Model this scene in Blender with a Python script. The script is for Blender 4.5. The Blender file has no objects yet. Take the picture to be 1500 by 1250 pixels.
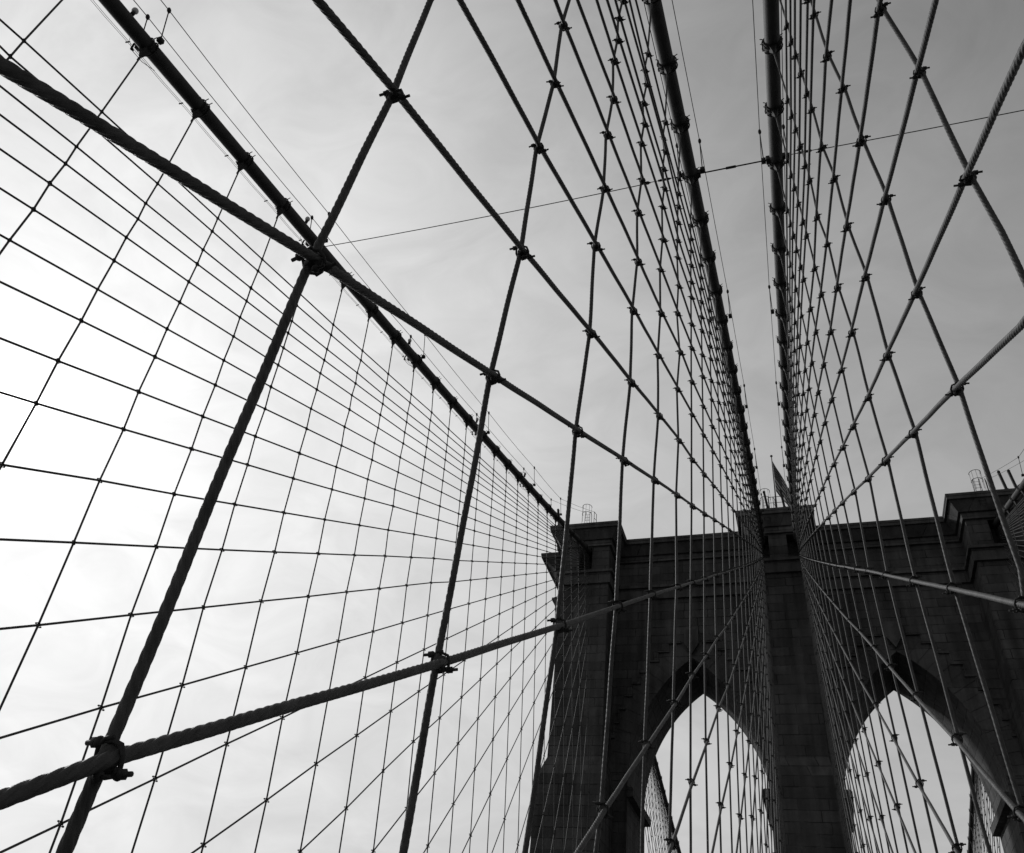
import bpy, bmesh, math, random, json
import numpy as np
from mathutils import Vector, Matrix
R_ = math.radians
random.seed(7); rng = np.random.default_rng(7)
sc = bpy.context.scene
col = sc.collection

# ------------------------------------------------------------------ survey numbers (metres; x across the bridge, y towards the tower, z above the roadway)
DATA = json.loads(r'''{"P": {"X": 0.11117, "Z": 4.0919, "yaw": -0.39186, "pitch": 0.70243, "roll": 0.14264, "f": 1218.81331, "D": 65.89837, "Zs": 45.44454, "k1": -0.0, "xi": 1.45408, "xo": 16.13046, "di": 2.15274, "do": 13.08671, "y0L": 6.76807, "y0N": 2.2193, "y0R": 4.65293, "zc1": 0.35705, "zc2": 0.00057, "xc1": -0.91809, "xo1": -0.49707, "sagL": 0.0274, "sagN": 0.10748, "sagR": 0.10957, "xc2": 0.0, "Zt": 46.23679, "yc": 67.56523, "yA": 7.76169, "yW": 4.69943, "yS": 3.4, "yf": 3.49374, "xT": -0.15393, "xa": 7.64972, "za": 35.12159, "xAo": 19.44721, "xAi": 12.9946, "xAc": 3.16786, "dsx": 0.0, "x2": 0.82418, "cx": -0.0}, "X": {"L": {"-1": {"a": [-15.164, 4.494, 21.98], "b": [-15.082, 4.51, 21.197]}, "0": {"a": [-15.214, 6.769, 22.86], "c": [-15.05, 6.763, 21.124], "d": [-14.965, 6.78, 20.369], "e": [-14.903, 6.762, 19.494], "f": [-14.786, 6.79, 18.481], "g": [-14.694, 6.767, 17.31]}, "1": {"b": [-15.193, 9.05, 23.024], "c": [-15.128, 9.045, 22.055], "d": [-15.042, 9.057, 21.337], "e": [-14.984, 9.039, 20.497], "f": [-14.885, 9.05, 19.533], "g": [-14.781, 9.044, 18.398], "h": [-14.658, 9.058, 17.268], "i": [-14.555, 9.058, 15.929], "j": [-14.414, 9.079, 14.661], "k": [-14.261, 9.082, 13.002]}, "2": {"a": [-15.313, 11.336, 24.602], "b": [-15.243, 11.338, 23.92], "c": [-15.185, 11.332, 22.99], "d": [-15.105, 11.339, 22.304], "e": [-15.048, 11.335, 21.484], "f": [-14.955, 11.334, 20.573], "g": [-14.875, 11.331, 19.471], "h": [-14.767, 11.339, 18.389], "i": [-14.66, 11.328, 17.121], "j": [-14.524, 11.359, 15.894], "k": [-14.383, 11.338, 14.325], "l": [-14.201, 11.36, 12.661], "m": [-14.0, 11.373, 10.725]}, "3": {"a": [-15.362, 13.623, 25.469], "b": [-15.294, 13.618, 24.824], "c": [-15.242, 13.611, 23.934], "d": [-15.166, 13.614, 23.28], "e": [-15.115, 13.612, 22.492], "f": [-15.019, 13.619, 21.613], "g": [-14.953, 13.611, 20.559], "h": [-14.84, 13.614, 19.532], "i": [-14.757, 13.607, 18.305], "j": [-14.64, 13.624, 17.137], "k": [-14.521, 13.616, 15.616], "l": [-14.345, 13.635, 14.027], "m": [-14.179, 13.633, 12.175], "n": [-13.877, 13.637, 9.995], "o": [-13.632, 13.647, 7.708]}, "4": {"f": [-15.095, 15.904, 22.648], "g": [-15.027, 15.902, 21.637], "h": [-14.909, 15.905, 20.659], "i": [-14.839, 15.886, 19.495], "j": [-14.721, 15.903, 18.382], "k": [-14.609, 15.899, 16.923], "l": [-14.45, 15.919, 15.396], "m": [-14.316, 15.91, 13.624], "n": [-14.062, 15.925, 11.514], "o": [-13.846, 15.937, 9.318]}, "5": {"a": [-15.452, 18.203, 27.199], "b": [-15.384, 18.206, 26.605], "c": [-15.324, 18.202, 25.797], "d": [-15.27, 18.201, 25.2], "e": [-15.222, 18.187, 24.494], "f": [-15.139, 18.204, 23.68], "g": [-15.082, 18.189, 22.726], "h": [-14.975, 18.194, 21.789], "i": [-14.903, 18.181, 20.675], "j": [-14.808, 18.191, 19.613], "k": [-14.699, 18.179, 18.23], "l": [-14.553, 18.198, 16.773], "m": [-14.425, 18.19, 15.083], "n": [-14.216, 18.208, 13.05], "o": [-14.022, 18.216, 10.954], "p": [-13.739, 18.215, 8.557]}, "6": {"a": [-15.478, 20.487, 28.079], "b": [-15.411, 20.494, 27.511], "c": [-15.376, 20.467, 26.757], "d": [-15.308, 20.489, 26.17], "e": [-15.286, 20.466, 25.5], "f": [-15.194, 20.476, 24.736], "g": [-15.157, 20.455, 23.829], "h": [-15.054, 20.483, 22.912], "i": [-14.976, 20.461, 21.868], "j": [-14.876, 20.476, 20.855], "k": [-14.783, 20.462, 19.538], "l": [-14.639, 20.476, 18.158], "m": [-14.525, 20.477, 16.536], "n": [-14.338, 20.497, 14.593], "o": [-14.196, 20.512, 12.571], "p": [-13.937, 20.507, 10.29]}, "7": {"a": [-15.502, 22.779, 28.951], "b": [-15.453, 22.798, 28.391], "c": [-15.425, 22.778, 27.667], "d": [-15.35, 22.781, 27.135], "e": [-15.314, 22.77, 26.492], "f": [-15.245, 22.775, 25.766], "g": [-15.202, 22.749, 24.914], "h": [-15.109, 22.774, 24.044], "i": [-15.052, 22.752, 23.047], "j": [-14.949, 22.752, 22.104], "k": [-14.855, 22.743, 20.851], "l": [-14.731, 22.756, 19.537], "m": [-14.636, 22.746, 18.003], "n": [-14.473, 22.782, 16.134]}, "8": {"a": [-15.52, 25.071, 29.826], "b": [-15.482, 25.074, 29.308], "c": [-15.456, 25.063, 28.614], "d": [-15.397, 25.079, 28.09], "e": [-15.362, 25.077, 27.474], "f": [-15.289, 25.066, 26.806], "g": [-15.254, 25.043, 25.996], "h": [-15.183, 25.055, 25.177], "i": [-15.12, 25.037, 24.234], "j": [-15.005, 25.03, 23.357], "k": [-14.955, 25.017, 22.159], "l": [-14.817, 25.028, 20.926], "m": [-14.729, 25.03, 19.461], "n": [-14.585, 25.074, 17.676], "o": [-14.462, 25.073, 15.873], "p": [-14.265, 25.064, 13.813], "q": [-14.05, 25.077, 11.477]}, "9": {"a": [-15.543, 27.347, 30.715], "b": [-15.521, 27.363, 30.206], "c": [-15.468, 27.353, 29.563], "d": [-15.443, 27.363, 29.061], "k": [-15.019, 27.302, 23.471], "l": [-14.917, 27.311, 22.296], "m": [-14.834, 27.3, 20.927], "n": [-14.691, 27.351, 19.236], "o": [-14.56, 27.351, 17.541], "p": [-14.386, 27.337, 15.597], "q": [-14.191, 27.321, 13.42], "r": [-13.964, 27.347, 10.818]}, "10": {"m": [-14.908, 29.583, 22.392], "n": [-14.79, 29.631, 20.795], "o": [-14.652, 29.636, 19.202], "p": [-14.522, 29.619, 17.364], "q": [-14.345, 29.599, 15.32], "r": [-14.123, 29.627, 12.872]}}, "N": {"0": {"B": [-1.959, 2.215, 9.158], "A": [-2.037, 2.202, 7.433], "Z": [-2.043, 2.219, 4.884]}, "1": {"E": [-1.836, 4.496, 15.168], "D": [-1.83, 4.505, 13.63], "C": [-1.9, 4.493, 12.221], "B": [-1.905, 4.518, 10.432], "A": [-1.977, 4.495, 8.783], "Z": [-2.011, 4.519, 6.307]}, "2": {"J": [-1.64, 6.801, 21.256], "I": [-1.696, 6.779, 20.442], "H": [-1.688, 6.789, 19.545], "G": [-1.738, 6.775, 18.746], "F": [-1.714, 6.794, 17.415], "E": [-1.776, 6.778, 16.29], "D": [-1.768, 6.792, 14.807], "C": [-1.84, 6.784, 13.445], "B": [-1.831, 6.814, 11.724], "A": [-1.906, 6.797, 10.128], "Z": [-1.939, 6.809, 7.758]}, "3": {"L": [-1.552, 9.081, 23.655], "K": [-1.625, 9.063, 22.854], "J": [-1.579, 9.079, 22.194], "I": [-1.649, 9.069, 21.392], "H": [-1.618, 9.088, 20.529], "G": [-1.68, 9.066, 19.765], "F": [-1.662, 9.097, 18.47], "E": [-1.727, 9.074, 17.396], "D": [-1.716, 9.097, 15.961], "C": [-1.779, 9.082, 14.662], "B": [-1.789, 9.089, 13.024], "A": [-1.868, 9.068, 11.494], "Z": [-1.898, 9.085, 9.21], "Y": [-1.992, 9.073, 6.812]}, "4": {"L": [-1.514, 11.363, 24.52], "K": [-1.572, 11.349, 23.752], "J": [-1.529, 11.364, 23.119], "I": [-1.586, 11.354, 22.355], "H": [-1.564, 11.37, 21.526], "G": [-1.617, 11.361, 20.783], "F": [-1.615, 11.374, 19.554], "E": [-1.681, 11.364, 18.506], "D": [-1.68, 11.386, 17.126], "C": [-1.74, 11.366, 15.886], "B": [-1.736, 11.369, 14.325], "A": [-1.823, 11.348, 12.853], "Z": [-1.872, 11.358, 10.661], "Y": [-1.947, 11.36, 8.351]}, "5": {"G": [-1.598, 13.65, 21.79], "F": [-1.586, 13.646, 20.634], "E": [-1.641, 13.647, 19.625], "D": [-1.609, 13.681, 18.302], "C": [-1.692, 13.654, 17.112], "B": [-1.693, 13.651, 15.62], "A": [-1.764, 13.648, 14.197], "Z": [-1.792, 13.65, 12.114], "Y": [-1.894, 13.648, 9.894], "X": [-1.982, 13.644, 7.724]}, "6": {"X": [-1.942, 15.916, 9.372]}, "7": {"X": [-1.894, 18.218, 10.993]}, "8": {"X": [-1.827, 20.474, 12.674]}}, "R": {"0": {"D": [1.792, 4.633, 13.788], "C": [1.903, 4.644, 12.337], "B": [1.918, 4.634, 10.491], "A": [1.986, 4.675, 8.87]}, "1": {"G": [1.647, 6.92, 18.945], "F": [1.663, 6.923, 17.467], "E": [1.746, 6.932, 16.402], "D": [1.782, 6.936, 14.952], "C": [1.857, 6.942, 13.545], "B": [1.873, 6.954, 11.745], "A": [1.96, 6.945, 10.246], "Z": [1.921, 6.943, 7.835]}, "2": {"G": [1.636, 9.229, 19.948], "F": [1.65, 9.22, 18.539], "E": [1.728, 9.228, 17.515], "D": [1.743, 9.233, 16.111], "C": [1.821, 9.227, 14.774], "B": [1.842, 9.239, 13.044], "A": [1.908, 9.233, 11.592], "Z": [1.88, 9.216, 9.294], "Y": [1.957, 9.23, 6.916]}, "3": {"G": [1.627, 11.53, 20.962], "F": [1.62, 11.526, 19.596], "E": [1.701, 11.524, 18.625], "D": [1.714, 11.534, 17.272], "C": [1.787, 11.537, 15.977], "B": [1.811, 11.531, 14.337], "A": [1.857, 11.517, 12.944], "Z": [1.857, 11.51, 10.74], "Y": [1.926, 11.509, 8.47]}, "4": {"D": [1.694, 13.825, 18.447], "C": [1.753, 13.809, 17.222], "B": [1.753, 13.805, 15.638], "A": [1.824, 13.804, 14.303], "Z": [1.782, 13.773, 12.198], "Y": [1.86, 13.786, 10.012], "X": [1.961, 13.804, 7.817]}, "5": {"B": [1.715, 16.084, 16.945], "A": [1.763, 16.076, 15.665], "Z": [1.742, 16.051, 13.656], "Y": [1.81, 16.059, 11.567], "X": [1.902, 16.09, 9.451]}, "6": {"X": [1.855, 18.361, 11.108]}, "7": {"X": [1.805, 20.64, 12.756]}}}, "EX": {"N": {"0": [[-1.954, 2.209, 10.614], [-2.047, 2.224, 4.626]], "1": [[-1.788, 4.504, 15.957], [-2.007, 4.51, 5.197]], "2": [[-2.045, 6.776, 5.787]], "3": [[-2.024, 9.064, 6.398]]}, "R": {"0": [[1.974, 4.665, 9.788], [1.985, 4.668, 9.137]], "1": [[1.961, 6.949, 8.999], [1.969, 6.948, 8.162]]}}, "SX": {"N": {"A": [[-2.05, 0.641, 6.461]], "Z": [[-2.051, 1.9, 4.654]], "B": [[-1.974, 1.393, 8.687]]}, "R": {"A": [[1.98, 4.925, 8.993]], "B": [[1.913, 3.104, 9.617]], "Y": [[1.962, 9.15, 6.862]]}, "L": {"b": [[-15.085, 4.241, 21.133]], "a": [[-15.173, 3.9, 21.758]]}}, "ends": {"L": {"a": -53.6, "b": -49.75, "c": -44.93, "d": -41.61, "e": -37.91, "f": -34.05, "g": -29.8, "h": -25.95, "i": -21.79, "j": -18.18, "k": -13.87, "l": -9.82, "m": -5.59, "n": -1.09, "o": 2.99, "p": 7.14, "q": 11.19, "r": 15.28}, "N": {"A": -10.41, "B": -14.09, "C": -18.46, "D": -22.27, "E": -26.89, "F": -30.74, "G": -35.73, "H": -38.99, "I": -42.92, "J": -46.78, "K": -50.29, "L": -54.77, "X": 2.83, "Y": -1.05, "Z": -5.54}, "R": {"A": -10.43, "B": -13.97, "C": -18.51, "D": -22.53, "E": -27.05, "F": -30.76, "G": -36.29, "X": 2.87, "Y": -1.08, "Z": -5.54}}}''')
P = DATA['P']; SP = 2.286
W, H = 1500., 1250.

# ------------------------------------------------------------------ camera
cy_, sy_ = math.cos(P['yaw']), math.sin(P['yaw']); cp_, sp_ = math.cos(P['pitch']), math.sin(P['pitch'])
F_ = np.array([sy_*cp_, cy_*cp_, sp_]); Rt = np.array([cy_, -sy_, 0.]); Up = np.cross(Rt, F_)
cr, sr = math.cos(P['roll']), math.sin(P['roll'])
R2 = cr*Rt + sr*Up; U2 = -sr*Rt + cr*Up
EYE = np.array([P['X'], 0., P['Z']])
cam = bpy.data.cameras.new('camera'); co = bpy.data.objects.new('camera', cam); col.objects.link(co)
m = Matrix.Identity(4)
for r in range(3):
    m[r][0] = R2[r]; m[r][1] = U2[r]; m[r][2] = -F_[r]; m[r][3] = EYE[r]
co.matrix_world = m
cam.sensor_width = 36; cam.sensor_fit = 'HORIZONTAL'; cam.lens = P['f']/W*36
cam.clip_start = .05; cam.clip_end = 20000
sc.camera = co
sc.render.resolution_x = 1024; sc.render.resolution_y = 853

def pix(p):
    d = np.asarray(p, float) - EYE; z = d @ F_
    if z < .1: return None
    return 750 + P['f']*(d @ R2)/z, 625 - P['f']*(d @ U2)/z, z
def seen(p, mg=10):
    q = pix(p)
    return q is not None and -mg < q[0] < W+mg and -mg < q[1] < H+mg

# ------------------------------------------------------------------ sky, sun, exposure
SUN = np.array([-.738, .4413, .5104]); SUN /= np.linalg.norm(SUN)
elev = math.asin(SUN[2]); azim = math.atan2(SUN[0], SUN[1])
wd = bpy.data.worlds.new('World'); sc.world = wd; wd.use_nodes = True
nt = wd.node_tree; nt.nodes.clear()
def N(t, **k):
    n = nt.nodes.new(t)
    for a, b in k.items(): setattr(n, a, b)
    return n
def MT(op, a, b=None, c=None):
    n = N('ShaderNodeMath', operation=op)
    for i, v in enumerate((a, b, c)):
        if v is None: continue
        if isinstance(v, (int, float)): n.inputs[i].default_value = v
        else: nt.links.new(v, n.inputs[i])
    return n.outputs[0]
sky = N('ShaderNodeTexSky', sky_type='NISHITA'); sky.sun_disc = False
sky.sun_elevation = elev; sky.sun_rotation = azim; sky.dust_density = 4; sky.air_density = 1.2
bw = N('ShaderNodeRGBToBW'); nt.links.new(sky.outputs[0], bw.inputs[0])
tc = N('ShaderNodeTexCoord')
dt = N('ShaderNodeVectorMath', operation='DOT_PRODUCT'); nt.links.new(tc.outputs['Generated'], dt.inputs[0]); dt.inputs[1].default_value = SUN
cosang = MT('MAXIMUM', dt.outputs['Value'], 0.)
sx = N('ShaderNodeSeparateXYZ'); nt.links.new(tc.outputs['Generated'], sx.inputs[0])
zz = MT('MAXIMUM', sx.outputs[2], 0.)
def term(pw, k): return MT('MULTIPLY', MT('POWER', cosang, pw), k)
veil = MT('ADD', MT('ADD', term(2., .259), term(8., .21)), MT('ADD', term(70., .119), .548))
veil = MT('ADD', veil, MT('MULTIPLY', zz, MT('SUBTRACT', MT('MULTIPLY', MT('POWER', cosang, 4.), .30), .428)))
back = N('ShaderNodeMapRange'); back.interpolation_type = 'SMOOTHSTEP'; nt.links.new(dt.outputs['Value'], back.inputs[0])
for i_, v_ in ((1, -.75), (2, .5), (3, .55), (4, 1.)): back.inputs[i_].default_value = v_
veil = MT('MULTIPLY', veil, back.outputs[0])          # added dimming away from the sun, out of view, to darken tower and ropes
glow = MT('ADD', MT('MULTIPLY', MT('POWER', cosang, 260.), .35), MT('MULTIPLY', MT('POWER', cosang, 3500.), 4.))
# thin high cloud: soft streaks over broad patches
mp = N('ShaderNodeMapping'); nt.links.new(tc.outputs['Generated'], mp.inputs[0]); mp.inputs['Scale'].default_value = (1., 1.6, 2.2); mp.inputs['Rotation'].default_value = (.3, .5, .9)
n1 = N('ShaderNodeTexNoise'); n1.inputs['Scale'].default_value = 1.7; n1.inputs['Detail'].default_value = 7; n1.inputs['Roughness'].default_value = .5; n1.inputs['Distortion'].default_value = .5
n2 = N('ShaderNodeTexNoise'); n2.inputs['Scale'].default_value = 6.5; n2.inputs['Detail'].default_value = 9; n2.inputs['Roughness'].default_value = .58; n2.inputs['Distortion'].default_value = 1.1
nt.links.new(mp.outputs[0], n1.inputs['Vector']); nt.links.new(mp.outputs[0], n2.inputs['Vector'])
cl = MT('ADD', MT('MULTIPLY', MT('SUBTRACT', n1.outputs[0], .5), .40), MT('MULTIPLY', MT('SUBTRACT', n2.outputs[0], .5), .40))
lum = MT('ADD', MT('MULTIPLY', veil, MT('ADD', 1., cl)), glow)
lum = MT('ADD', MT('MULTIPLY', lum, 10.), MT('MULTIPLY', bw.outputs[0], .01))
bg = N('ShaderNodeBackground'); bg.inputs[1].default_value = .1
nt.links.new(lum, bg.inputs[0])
ow = N('ShaderNodeOutputWorld'); nt.links.new(bg.outputs[0], ow.inputs[0])
sl = bpy.data.lights.new('sun', 'SUN'); sl.energy = 2.1; sl.angle = R_(6); sl.color = (1, 1, 1)
so = bpy.data.objects.new('sun', sl); col.objects.link(so)
so.rotation_euler = Vector(SUN).to_track_quat('Z', 'Y').to_euler()
vs = sc.view_settings; vs.view_transform = 'Standard'; vs.look = 'None'; vs.exposure = 0; vs.gamma = 1; vs.use_curve_mapping = False
sc.cycles.sample_clamp_indirect = .5; sc.cycles.sample_clamp_direct = 3.
# ------------------------------------------------------------------ materials (the photograph is monochrome, so all base colours are greys)
def mat(name):
    mm = bpy.data.materials.new(name); mm.use_nodes = True
    return mm, mm.node_tree, mm.node_tree.nodes['Principled BSDF']
def L(t, a, b): t.links.new(a, b)
def grey_metal(name, lo, hi, rough, scale, bump=.15, spec=.5):
    mm, t, b = mat(name)
    c = t.nodes.new('ShaderNodeTexCoord'); n = t.nodes.new('ShaderNodeTexNoise'); n.inputs['Scale'].default_value = scale; n.inputs['Detail'].default_value = 6
    L(t, c.outputs['Object'], n.inputs['Vector'])
    r = t.nodes.new('ShaderNodeValToRGB'); r.color_ramp.elements[0].color = (lo, lo, lo, 1); r.color_ramp.elements[1].color = (hi, hi, hi, 1)
    r.color_ramp.elements[0].position = .3; r.color_ramp.elements[1].position = .7
    L(t, n.outputs[0], r.inputs[0]); L(t, r.outputs[0], b.inputs['Base Color'])
    b.inputs['Roughness'].default_value = rough; b.inputs['Specular IOR Level'].default_value = spec
    n2 = t.nodes.new('ShaderNodeTexNoise'); n2.inputs['Scale'].default_value = scale*6; L(t, c.outputs['Object'], n2.inputs['Vector'])
    bp = t.nodes.new('ShaderNodeBump'); bp.inputs['Strength'].default_value = bump; bp.inputs['Distance'].default_value = .01
    L(t, n2.outputs[0], bp.inputs['Height']); L(t, bp.outputs[0], b.inputs['Normal'])
    return mm
M_ROPE = grey_metal('painted_wire_rope', .036, .08, .6, 9, .15, .25)
M_CABLE = grey_metal('painted_wrapped_cable', .036, .058, .65, 3, .25, .2)
M_IRON = grey_metal('dark_clamp_iron', .02, .05, .75, 20, .15, .2)
M_WIRE = grey_metal('dull_thin_wire', .04, .07, .8, 4, .15, .1)
M_GLASS = grey_metal('milky_lamp_glass', .5, .6, .25, 4, 0)
M_POLE = grey_metal('weathered_pole_paint', .12, .18, .5, 6)

def stone(name, k=1., course=.74, width=1.95):
    mm, t, b = mat(name)
    c = t.nodes.new('ShaderNodeTexCoord'); s = t.nodes.new('ShaderNodeSeparateXYZ'); L(t, c.outputs['Object'], s.inputs[0])
    a = t.nodes.new('ShaderNodeMath'); a.operation = 'ADD'; L(t, s.outputs[0], a.inputs[0]); L(t, s.outputs[1], a.inputs[1])
    # slightly ragged joints
    nz = t.nodes.new('ShaderNodeTexNoise'); nz.inputs['Scale'].default_value = 2.2; nz.inputs['Detail'].default_value = 5; L(t, c.outputs['Object'], nz.inputs['Vector'])
    ms = t.nodes.new('ShaderNodeMath'); ms.operation = 'MULTIPLY_ADD'; L(t, nz.outputs[0], ms.inputs[0]); ms.inputs[1].default_value = .07; L(t, s.outputs[2], ms.inputs[2])
    v = t.nodes.new('ShaderNodeCombineXYZ'); L(t, a.outputs[0], v.inputs[0]); L(t, ms.outputs[0], v.inputs[1])
    br = t.nodes.new('ShaderNodeTexBrick'); L(t, v.outputs[0], br.inputs['Vector'])
    br.inputs['Scale'].default_value = 1; br.inputs['Brick Width'].default_value = width; br.inputs['Row Height'].default_value = course
    br.inputs['Mortar Size'].default_value = .035; br.inputs['Mortar Smooth'].default_value = .7; br.inputs['Bias'].default_value = 0; br.offset = .43; br.squash = 1.35; br.squash_frequency = 3
    g = lambda x: (x*k, x*k, x*k, 1)
    br.inputs['Color1'].default_value = g(.058); br.inputs['Color2'].default_value = g(.088); br.inputs['Mortar'].default_value = g(.085)
    # joints: deep and dark in some places, tight in others
    jn = t.nodes.new('ShaderNodeTexNoise'); jn.inputs['Scale'].default_value = .8; jn.inputs['Detail'].default_value = 4; L(t, c.outputs['Object'], jn.inputs['Vector'])
    jr = t.nodes.new('ShaderNodeMapRange'); L(t, jn.outputs[0], jr.inputs[0]); jr.inputs[1].default_value = .38; jr.inputs[2].default_value = .62; jr.inputs[3].default_value = .25; jr.inputs[4].default_value = 1.
    jf = t.nodes.new('ShaderNodeMath'); jf.operation = 'MULTIPLY'; L(t, br.outputs['Fac'], jf.inputs[0]); L(t, jr.outputs[0], jf.inputs[1])
    jm = t.nodes.new('ShaderNodeMix'); jm.data_type = 'RGBA'; L(t, jf.outputs[0], jm.inputs[0]); L(t, br.outputs[0], jm.inputs[6]); jm.inputs[7].default_value = g(.022)
    n = t.nodes.new('ShaderNodeTexNoise'); n.inputs['Scale'].default_value = .35; n.inputs['Detail'].default_value = 8; n.inputs['Roughness'].default_value = .65; L(t, c.outputs['Object'], n.inputs['Vector'])
    # vertical soot streaks
    mpg = t.nodes.new('ShaderNodeMapping'); mpg.inputs['Scale'].default_value = (1.6, 1.6, .12); L(t, c.outputs['Object'], mpg.inputs[0])
    st = t.nodes.new('ShaderNodeTexNoise'); st.inputs['Scale'].default_value = 1.; st.inputs['Detail'].default_value = 5; L(t, mpg.outputs[0], st.inputs['Vector'])
    ml = t.nodes.new('ShaderNodeMath'); ml.operation = 'MULTIPLY'; L(t, n.outputs[0], ml.inputs[0]); L(t, st.outputs[0], ml.inputs[1])
    mr = t.nodes.new('ShaderNodeMapRange'); L(t, ml.outputs[0], mr.inputs[0]); mr.inputs[1].default_value = .12; mr.inputs[2].default_value = .40; mr.inputs[3].default_value = .5; mr.inputs[4].default_value = 1.5
    mx = t.nodes.new('ShaderNodeVectorMath'); mx.operation = 'SCALE'; L(t, jm.outputs[2], mx.inputs[0]); L(t, mr.outputs[0], mx.inputs['Scale'])
    L(t, mx.outputs[0], b.inputs['Base Color']); b.inputs['Roughness'].default_value = .92; b.inputs['Specular IOR Level'].default_value = .25
    fn = t.nodes.new('ShaderNodeTexNoise'); fn.inputs['Scale'].default_value = 5; fn.inputs['Detail'].default_value = 8; L(t, c.outputs['Object'], fn.inputs['Vector'])
    h = t.nodes.new('ShaderNodeMath'); h.operation = 'MULTIPLY_ADD'; L(t, fn.outputs[0], h.inputs[0]); h.inputs[1].default_value = .5
    inv = t.nodes.new('ShaderNodeMath'); inv.operation = 'SUBTRACT'; inv.inputs[0].default_value = 1; L(t, jf.outputs[0], inv.inputs[1]); L(t, inv.outputs[0], h.inputs[2])
    bp = t.nodes.new('ShaderNodeBump'); bp.inputs['Strength'].default_value = .8; bp.inputs['Distance'].default_value = .07
    L(t, h.outputs[0], bp.inputs['Height']); L(t, bp.outputs[0], b.inputs['Normal'])
    return mm
M_STONE = stone('sooty_granite_blocks')
M_TRIM = stone('dressed_granite_trim', 1.15, 3.1, 4.7)

def simple(name, v, rough=.8, scale=3.):
    return grey_metal(name, v*.75, v*1.25, rough, scale, .2, .3)
M_WATER = simple('dark_river_water', .03, .6, .05)
M_ROAD = simple('asphalt', .05, .9, .6)
M_PLANK = simple('weathered_deck_planks', .12, .8, 1.5)

# ------------------------------------------------------------------ object helpers
def tag(o, label=None, cat=None, group=None, kind=None):
    if label: o['label'] = label
    if cat: o['category'] = cat
    if group: o['group'] = group
    if kind: o['kind'] = kind
    return o
def link(name, me, parent=None, loc=None, rot=None, scale=None):
    o = bpy.data.objects.new(name, me); col.objects.link(o)
    if parent: o.parent = parent
    if loc is not None: o.location = loc
    if rot is not None: o.rotation_euler = rot
    if scale is not None: o.scale = scale
    return o
def empty(name, loc):
    return link(name, None, loc=loc)
def from_arrays(name, V, Fq, mt, smooth=True, tri=None):
    me = bpy.data.meshes.new(name)
    me.from_pydata([tuple(v) for v in V], [], [tuple(f) for f in Fq])
    me.materials.append(mt)
    if smooth: me.polygons.foreach_set('use_smooth', [True]*len(me.polygons))
    me.update(); return me
class MB:
    """collects primitives into one mesh"""
    def __init__(s): s.V = []; s.F = []
    def add(s, V, F):
        n = len(s.V); s.V += [tuple(map(float, v)) for v in V]; s.F += [tuple(i+n for i in f) for f in F]
    def box(s, x0, x1, y0, y1, z0, z1):
        s.add([(x, y, z) for z in (z0, z1) for y in (y0, y1) for x in (x0, x1)], [(0,2,3,1),(4,5,7,6),(0,1,5,4),(2,6,7,3),(0,4,6,2),(1,3,7,5)])
    def tube(s, pts, r, n=8, caps=True):
        pts = [np.array(p, float) for p in pts]; rr = r if hasattr(r, '__len__') else [r]*len(pts)
        V = []; prev = None
        for i, p in enumerate(pts):
            t = pts[min(i+1, len(pts)-1)] - pts[max(i-1, 0)]; t /= np.linalg.norm(t)+1e-12
            a = prev if prev is not None else (np.array([0,0,1.]) if abs(t[2]) < .9 else np.array([1.,0,0]))
            u = a - (a@t)*t; u /= np.linalg.norm(u)+1e-12; w = np.cross(t, u); prev = u
            for k in range(n):
                an = 2*math.pi*k/n; V.append(p + rr[i]*(math.cos(an)*u + math.sin(an)*w))
        F = [(i*n+k, i*n+(k+1)%n, (i+1)*n+(k+1)%n, (i+1)*n+k) for i in range(len(pts)-1) for k in range(n)]
        if caps: F += [tuple(range(n-1, -1, -1)), tuple((len(pts)-1)*n+k for k in range(n))]
        s.add(V, F)
    def ball(s, c, r, seg=10, rings=6, sq=(1,1,1)):
        c = np.array(c, float); V = [c+np.array([0,0,r*sq[2]])]
        for i in range(1, rings):
            th = math.pi*i/rings
            for k in range(seg):
                ph = 2*math.pi*k/seg; V.append(c+np.array([r*sq[0]*math.sin(th)*math.cos(ph), r*sq[1]*math.sin(th)*math.sin(ph), r*sq[2]*math.cos(th)]))
        V.append(c-np.array([0,0,r*sq[2]])); n = len(V)-1
        F = [(0, 1+k, 1+(k+1)%seg) for k in range(seg)]
        F += [(1+(i-1)*seg+k, 1+i*seg+k, 1+i*seg+(k+1)%seg, 1+(i-1)*seg+(k+1)%seg) for i in range(1, rings-1) for k in range(seg)]
        F += [(n, 1+(rings-2)*seg+(k+1)%seg, 1+(rings-2)*seg+k) for k in range(seg)]
        s.add(V, F)
    def mesh(s, name, mt, smooth=False):
        return from_arrays(name, s.V, s.F, mt, smooth)
    def build(s, name, mt, parent=None, smooth=False, **k):
        return link(name, s.mesh(name, mt, smooth), parent, **k)

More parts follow.
